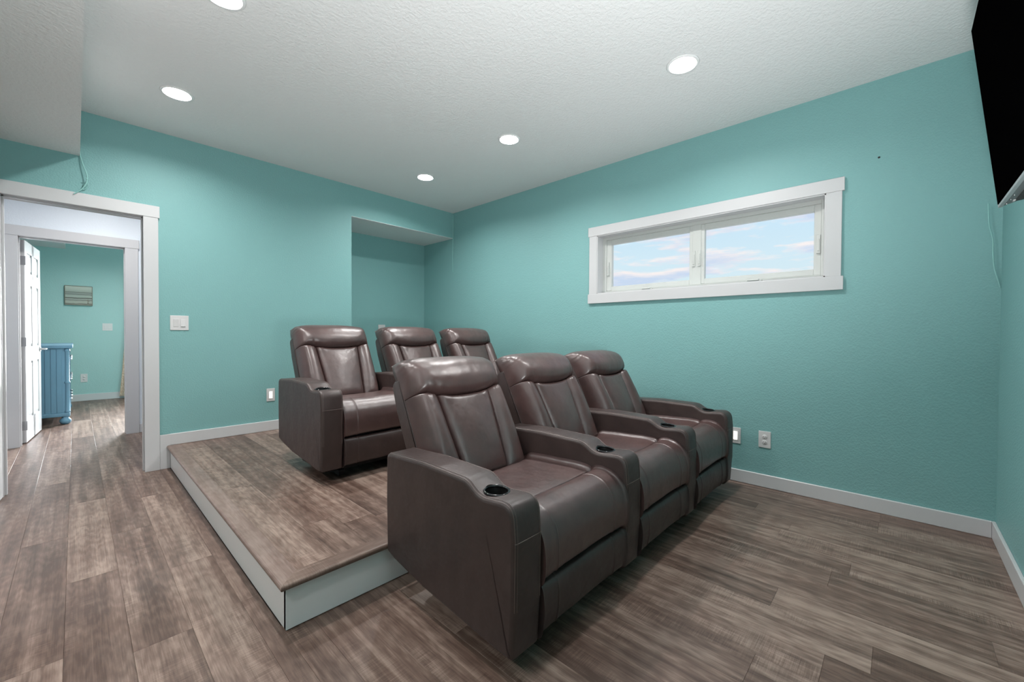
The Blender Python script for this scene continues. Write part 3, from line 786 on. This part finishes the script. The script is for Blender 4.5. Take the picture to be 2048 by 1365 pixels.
# ---------------------------------------------------------------- SWITCHES, OUTLETS, NIGHT LIGHTS   (built facing -y, then turned)
def plate_body(root, wdt, hgt):
    box('cover_plate', -wdt/2, wdt/2, -.006, 0, -hgt/2, hgt/2, PLATE, root, bev=.0022, seg=2)
def switch2(loc, label, cat='light switch'):
    r = empty('light_switch', loc); plate_body(r, .122, .122)
    for sx in (-.023, .023):
        box('switch_frame', sx-.0175, sx+.0175, -.0068, -.005, -.034, .034, DARKP if False else TRIM, r, bev=.0005, seg=1)
        V = [(sx-.0155, -.0068, -.031), (sx+.0155, -.0068, -.031), (sx+.0155, -.0068, .031), (sx-.0155, -.0068, .031),
             (sx-.0155, -.0125 if sx > 0 else -.008, -.030), (sx+.0155, -.0125 if sx > 0 else -.008, -.030), (sx+.0155, -.008 if sx > 0 else -.0125, .030), (sx-.0155, -.008 if sx > 0 else -.0125, .030)]
        link('rocker', fixn(mesh('rocker', V, [(0, 1, 2, 3), (4, 5, 6, 7), (0, 1, 5, 4), (1, 2, 6, 5), (2, 3, 7, 6), (3, 0, 4, 7)])), PLATE, r)
    return tag(r, label, cat)
def duplex(loc, rz, label, hgt=.122, wdt=.079, name='wall_outlet'):
    r = empty(name, loc); r.rotation_euler = (0, 0, rz); plate_body(r, wdt, hgt)
    for z in (.0195, -.0195):
        f = lathe('receptacle', [(.0001, .0088), (.0150, .0088), (.0165, .0075), (.0165, .004)], PLATE, r, 28, (0, 0, z)); f.rotation_euler = (math.radians(90), 0, 0)
        boxes('slots', [(-.0075, -.0055, -.0094, -.0086, z-.001, z+.007), (.0055, .0075, -.0094, -.0086, z-.001, z+.006), (-.002, .002, -.0094, -.0086, z-.0105, z-.0065)], DARKP, r)
    s = lathe('screw', [(.0001, .0075), (.0028, .0073), (.0028, .005)], CHROME, r, 12); s.rotation_euler = (math.radians(90), 0, 0)
    return tag(r, label, 'outlet')
def night(loc, rz, label):
    r = empty('night_light', loc); r.rotation_euler = (0, 0, rz); plate_body(r, .072, .122)
    box('light_frame', -.022, .022, -.0085, -.005, -.040, .040, PLATE, r, bev=.001, seg=1)
    V = []
    box('light_lens', -.0125, .0125, -.0105, -.008, -.031, .031, NLENS, r, bev=.001, seg=1)
    return tag(r, label, 'night light')
switch2((.597, YA, 1.2015), 'white double rocker light switch on the teal wall right of the doorway')
night((1.281, YA, .529), 0, 'white glowing night light plate low on the back wall left of the rear recliners')
night((XB, .912, .351), math.radians(-90), 'white glowing night light half hidden behind the end recliner of the front row')
duplex((XB, .717, .352), math.radians(-90), 'white duplex outlet low on the wall below the window')
o = empty('wall_plate', (2.815, YN, 1.182)); plate_body(o, .10, .122); tag(o, 'white wall plate in the niche peeking out beside the middle rear recliner', 'wall plate')
sx_ = box('connector', -.012, .012, -.010, -.005, -.012, .012, PLATE, o, bev=.001, seg=1)
switch2((.370, YF, 1.2125), 'small white double light switch on the far bedroom wall right of the picture')
duplex((.091, YF, .3735), 0, 'small square white outlet low on the far bedroom wall beside the dresser', .135, .08)
# small screw anchor left in the window wall
sc = lathe('wall_anchor', [(.0001, .004), (.004, .004), (.006, .002), (.006, 0)], DARKP, None, 12, (XB, .112, 2.25)); sc.rotation_euler = (0, math.radians(-90), 0)
tag(sc, 'tiny dark wall anchor in the teal wall between window and television', 'wall anchor')
# ---------------------------------------------------------------- CABLES
ca = empty('cable', (.03, YA-.01, 2.41))
tag(ca, 'short teal painted cable dangling from the soffit corner over the doorway casing', 'cable')
def C_(pts, nm='cord', r=.0036, par=None):
    o = tube(nm, pts, r, CABLE, None, seg=8, sub=5); o.parent = par; o.matrix_parent_inverse = Matrix.Translation(-par.location); return o
C_([(.030, YA-.008, 2.46), (.033, YA-.012, 2.41), (.046, YA-.025, 2.345), (.062, YA-.035, 2.29), (.068, YA-.038, 2.25), (.060, YA-.034, 2.205), (.040, YA-.032, 2.165), (.012, YA-.030, 2.132), (-.002, YA-.029, 2.120)], par=ca)
C_([(.066, YA-.034, 2.225), (.069, YA-.022, 2.195), (.055, YA-.012, 2.172), (.042, YA-.010, 2.166)], 'cable_clip', .003, ca)
C_([(.060, YA-.045, 2.246), (.075, YA-.030, 2.240)], 'cable_tie', .003, ca)
cb = empty('cable', (XB-.01, YA-.01, 2.41)); tag(cb, 'thin cable hanging down the corner beside the niche', 'cable')
C_([(XB-.006, YA-.006, 2.72), (XB-.007, YA-.006, 2.42), (XB-.010, YA-.008, 2.38), (XB-.016, YA-.012, 2.22), (XB-.014, YA-.010, 2.10), (XB-.010, YA-.010, 1.99), (XB-.004, YA-.010, 1.955)], r=.004, par=cb)
cc = empty('cable', (XB-.01, YC+.03, 1.7)); tag(cc, 'thin pale cable hanging in the corner below the television', 'cable')
C_([(XB-.012, YC+.055, 1.86), (XB-.014, YC+.050, 1.74), (XB-.012, YC+.036, 1.66), (XB-.014, YC+.034, 1.58), (XB-.012, YC+.028, 1.50), (XB-.008, YC+.012, 1.425), (XB-.004, YC+.004, 1.39)], r=.0028, par=cc)
# ---------------------------------------------------------------- BEDROOM THINGS
dr = empty('dresser', (-.05, 7.37, 0)); tag(dr, 'blue painted wooden dresser with bun feet behind the white panelled door', 'dresser')
dx0, dx1, dy0, dy1 = -.56, -.062, 7.372, 8.93
def D(o): o.parent = dr; o.matrix_parent_inverse = Matrix.Translation(-dr.location); return o
D(box('body', dx0+.01, dx1-.012, dy0+.008, dy1-.008, .13, .925, BLUE))
D(boxes('side_panel', [(dx0+.02+i*.0475, dx0+.0635+i*.0475, dy0+.002, dy0+.009, .14, .92) for i in range(9)], BLUE, bev=.002, seg=1))
D(box('top', dx0, dx1+.038, dy0-.025, dy1+.025, .925, .962, BLUE, bev=.006))
D(box('base_moulding', dx0+.0, dx1+.012, dy0-.014, dy1+.014, .095, .140, BLUE, bev=.008))
def turned(y):
    V = lathe('corner_post', [(.0001, .14), (.026, .14), (.028, .155), (.022, .165), (.021, .49), (.028, .50), (.028, .515), (.021, .525), (.021, .88), (.028, .89), (.028, .905), (.022, .925), (.0001, .925)], BLUE, None, 24, (dx1-.012, y, 0)); D(V)
turned(dy0+.02); turned(dy1-.02)
for xx, yy in ((dx1-.03, dy0+.03), (dx1-.03, dy1-.03), (dx0+.05, dy0+.03), (dx0+.05, dy1-.03)):
    D(lathe('bun_foot', [(.0001, 0), (.028, 0), (.044, .012), (.052, .034), (.048, .058), (.034, .074), (.030, .080), (.034, .090), (.034, .096), (.0001, .096)], BLUE, None, 28, (xx, yy, 0)))
for r_ in range(3):
    for c_ in range(2):
        z0 = .165+r_*.25; y0 = dy0+.06+c_*.73
        d_ = D(box('drawer', dx1-.02, dx1-.001, y0, y0+.71, z0, z0+.235, BLUE, bev=.006))
        for yk in (y0+.17, y0+.54):
            kb = lathe('knob', [(.0001, .032), (.012, .030), (.016, .022), (.012, .012), (.007, .008), (.007, 0)], CHROME, d_, 16); kb.rotation_euler = (0, math.radians(90), 0)
            kb.location = (dx1-.001, yk, z0+.118)
# picture
PIC = mat('beach_picture_print', (.5, .55, .5), .5); t = NT(PIC.node_tree); b = PIC.node_tree.nodes['Principled BSDF']
g = t.n('ShaderNodeTexCoord').outputs['Object']; s_ = t.n('ShaderNodeSeparateXYZ'); t.l(g, s_.inputs[0])
nz = t.noise(t.mapping(g, (5, 1, 3)), 1.0, 3, .6)
zz = t.math('ADD', s_.outputs[2], t.math('MULTIPLY', t.math('SUBTRACT', nz, .5), .035))
zz = t.math('ADD', t.math('MULTIPLY', zz, 1/.31), .5)
c = t.ramp(zz, [(.0, (.42, .43, .37)), (.08, (.10, .10, .08)), (.12, (.42, .43, .37)), (.24, (.36, .38, .33)), (.27, (.09, .09, .08)), (.30, (.44, .47, .42)), (.38, (.06, .06, .05)), (.42, (.40, .45, .40)),
                (.53, (.33, .37, .33)), (.56, (.12, .13, .12)), (.60, (.34, .38, .34)), (.66, (.16, .18, .16)), (.70, (.36, .40, .35)), (.85, (.47, .52, .46)), (1.0, (.52, .56, .50))])
t.l(c, b.inputs['Base Color'])
pc = empty('picture', (.0405, YF, 1.7145)); tag(pc, 'small framed grey green beach picture on the far bedroom wall', 'picture')
box('canvas', -.149, .149, -.030, -.004, -.148, .148, PIC, pc)
FRM = mat('thin_brown_frame', (.17, .14, .10), .5)
boxes('frame', [(-.156, -.149, -.033, 0, -.155, .155), (.149, .156, -.033, 0, -.155, .155), (-.149, .149, -.033, 0, -.155, -.148), (-.149, .149, -.033, 0, .148, .155)], FRM, pc)
boxes('painted_figure', [(.100, .106, -.0312, -.030, -.135, -.06), (.078, .100, -.0312, -.030, -.078, -.070), (.104, .122, -.0312, -.030, -.090, -.083), (.094, .114, -.0312, -.030, -.120, -.112)], FRM, pc)
# curtain and rod
CURT = mat('cream_patterned_fabric', (.6, .5, .4), .8); t = NT(CURT.node_tree); b = CURT.node_tree.nodes['Principled BSDF']
g = t.n('ShaderNodeTexCoord').outputs['Object']; nz = t.noise(g, 22, 4, .7)
t.l(t.ramp(nz, [(.42, (.62, .53, .43)), (.5, (.42, .30, .21)), (.58, (.66, .58, .48))]), b.inputs['Base Color'])
cu = empty('curtain', (.75, YF-.10, 0)); tag(cu, 'cream patterned curtain at the right edge of the bedroom doorway', 'curtain')
V, Fc = [], []; NX, NZ = 70, 24
for side in (0, 1):
    for j in range(NZ+1):
        v = j/NZ; z = .045+v*2.13; sp0 = .500-.75+.20*min(1, v*1.35)**.8*.55; sp1 = .36
        for i in range(NX+1):
            u = i/NX; x = sp0+(sp1-sp0)*u
            V.append((x, .028*math.sin(u*48)*(1-.35*v)+side*.004, z))
N1 = (NX+1)*(NZ+1)
for side in (0, 1):
    for j in range(NZ):
        for i in range(NX):
            a = side*N1+j*(NX+1)+i; q = (a, a+1, a+NX+2, a+NX+1); Fc.append(q if side == 0 else q[::-1])
for j in range(NZ): 
    for i in (0, NX): a = j*(NX+1)+i; Fc.append((a, a+NX+1, a+NX+1+N1, a+N1))
link('fabric', fixn(mesh('fabric', V, Fc)), CURT, cu, True)
ro = empty('curtain_rod', (1.7, YF-.13, 2.189)); tag(ro, 'dark curtain rod with round finial high on the far bedroom wall', 'curtain rod')
tube('rod', [(-1.06, 0, 0), (1.0, 0, 0)], .010, BLACKM, ro, 12, True, 1)
lathe('finial', [(.0001, -.022), (.014, -.017), (.021, 0), (.014, .017), (.0001, .022)], BLACKM, ro, 20, (-1.075, 0, 0))
tube('bracket', [(-1.0, 0, 0), (-1.0, .13, -.01)], .006, BLACKM, ro, 10, True, 1)
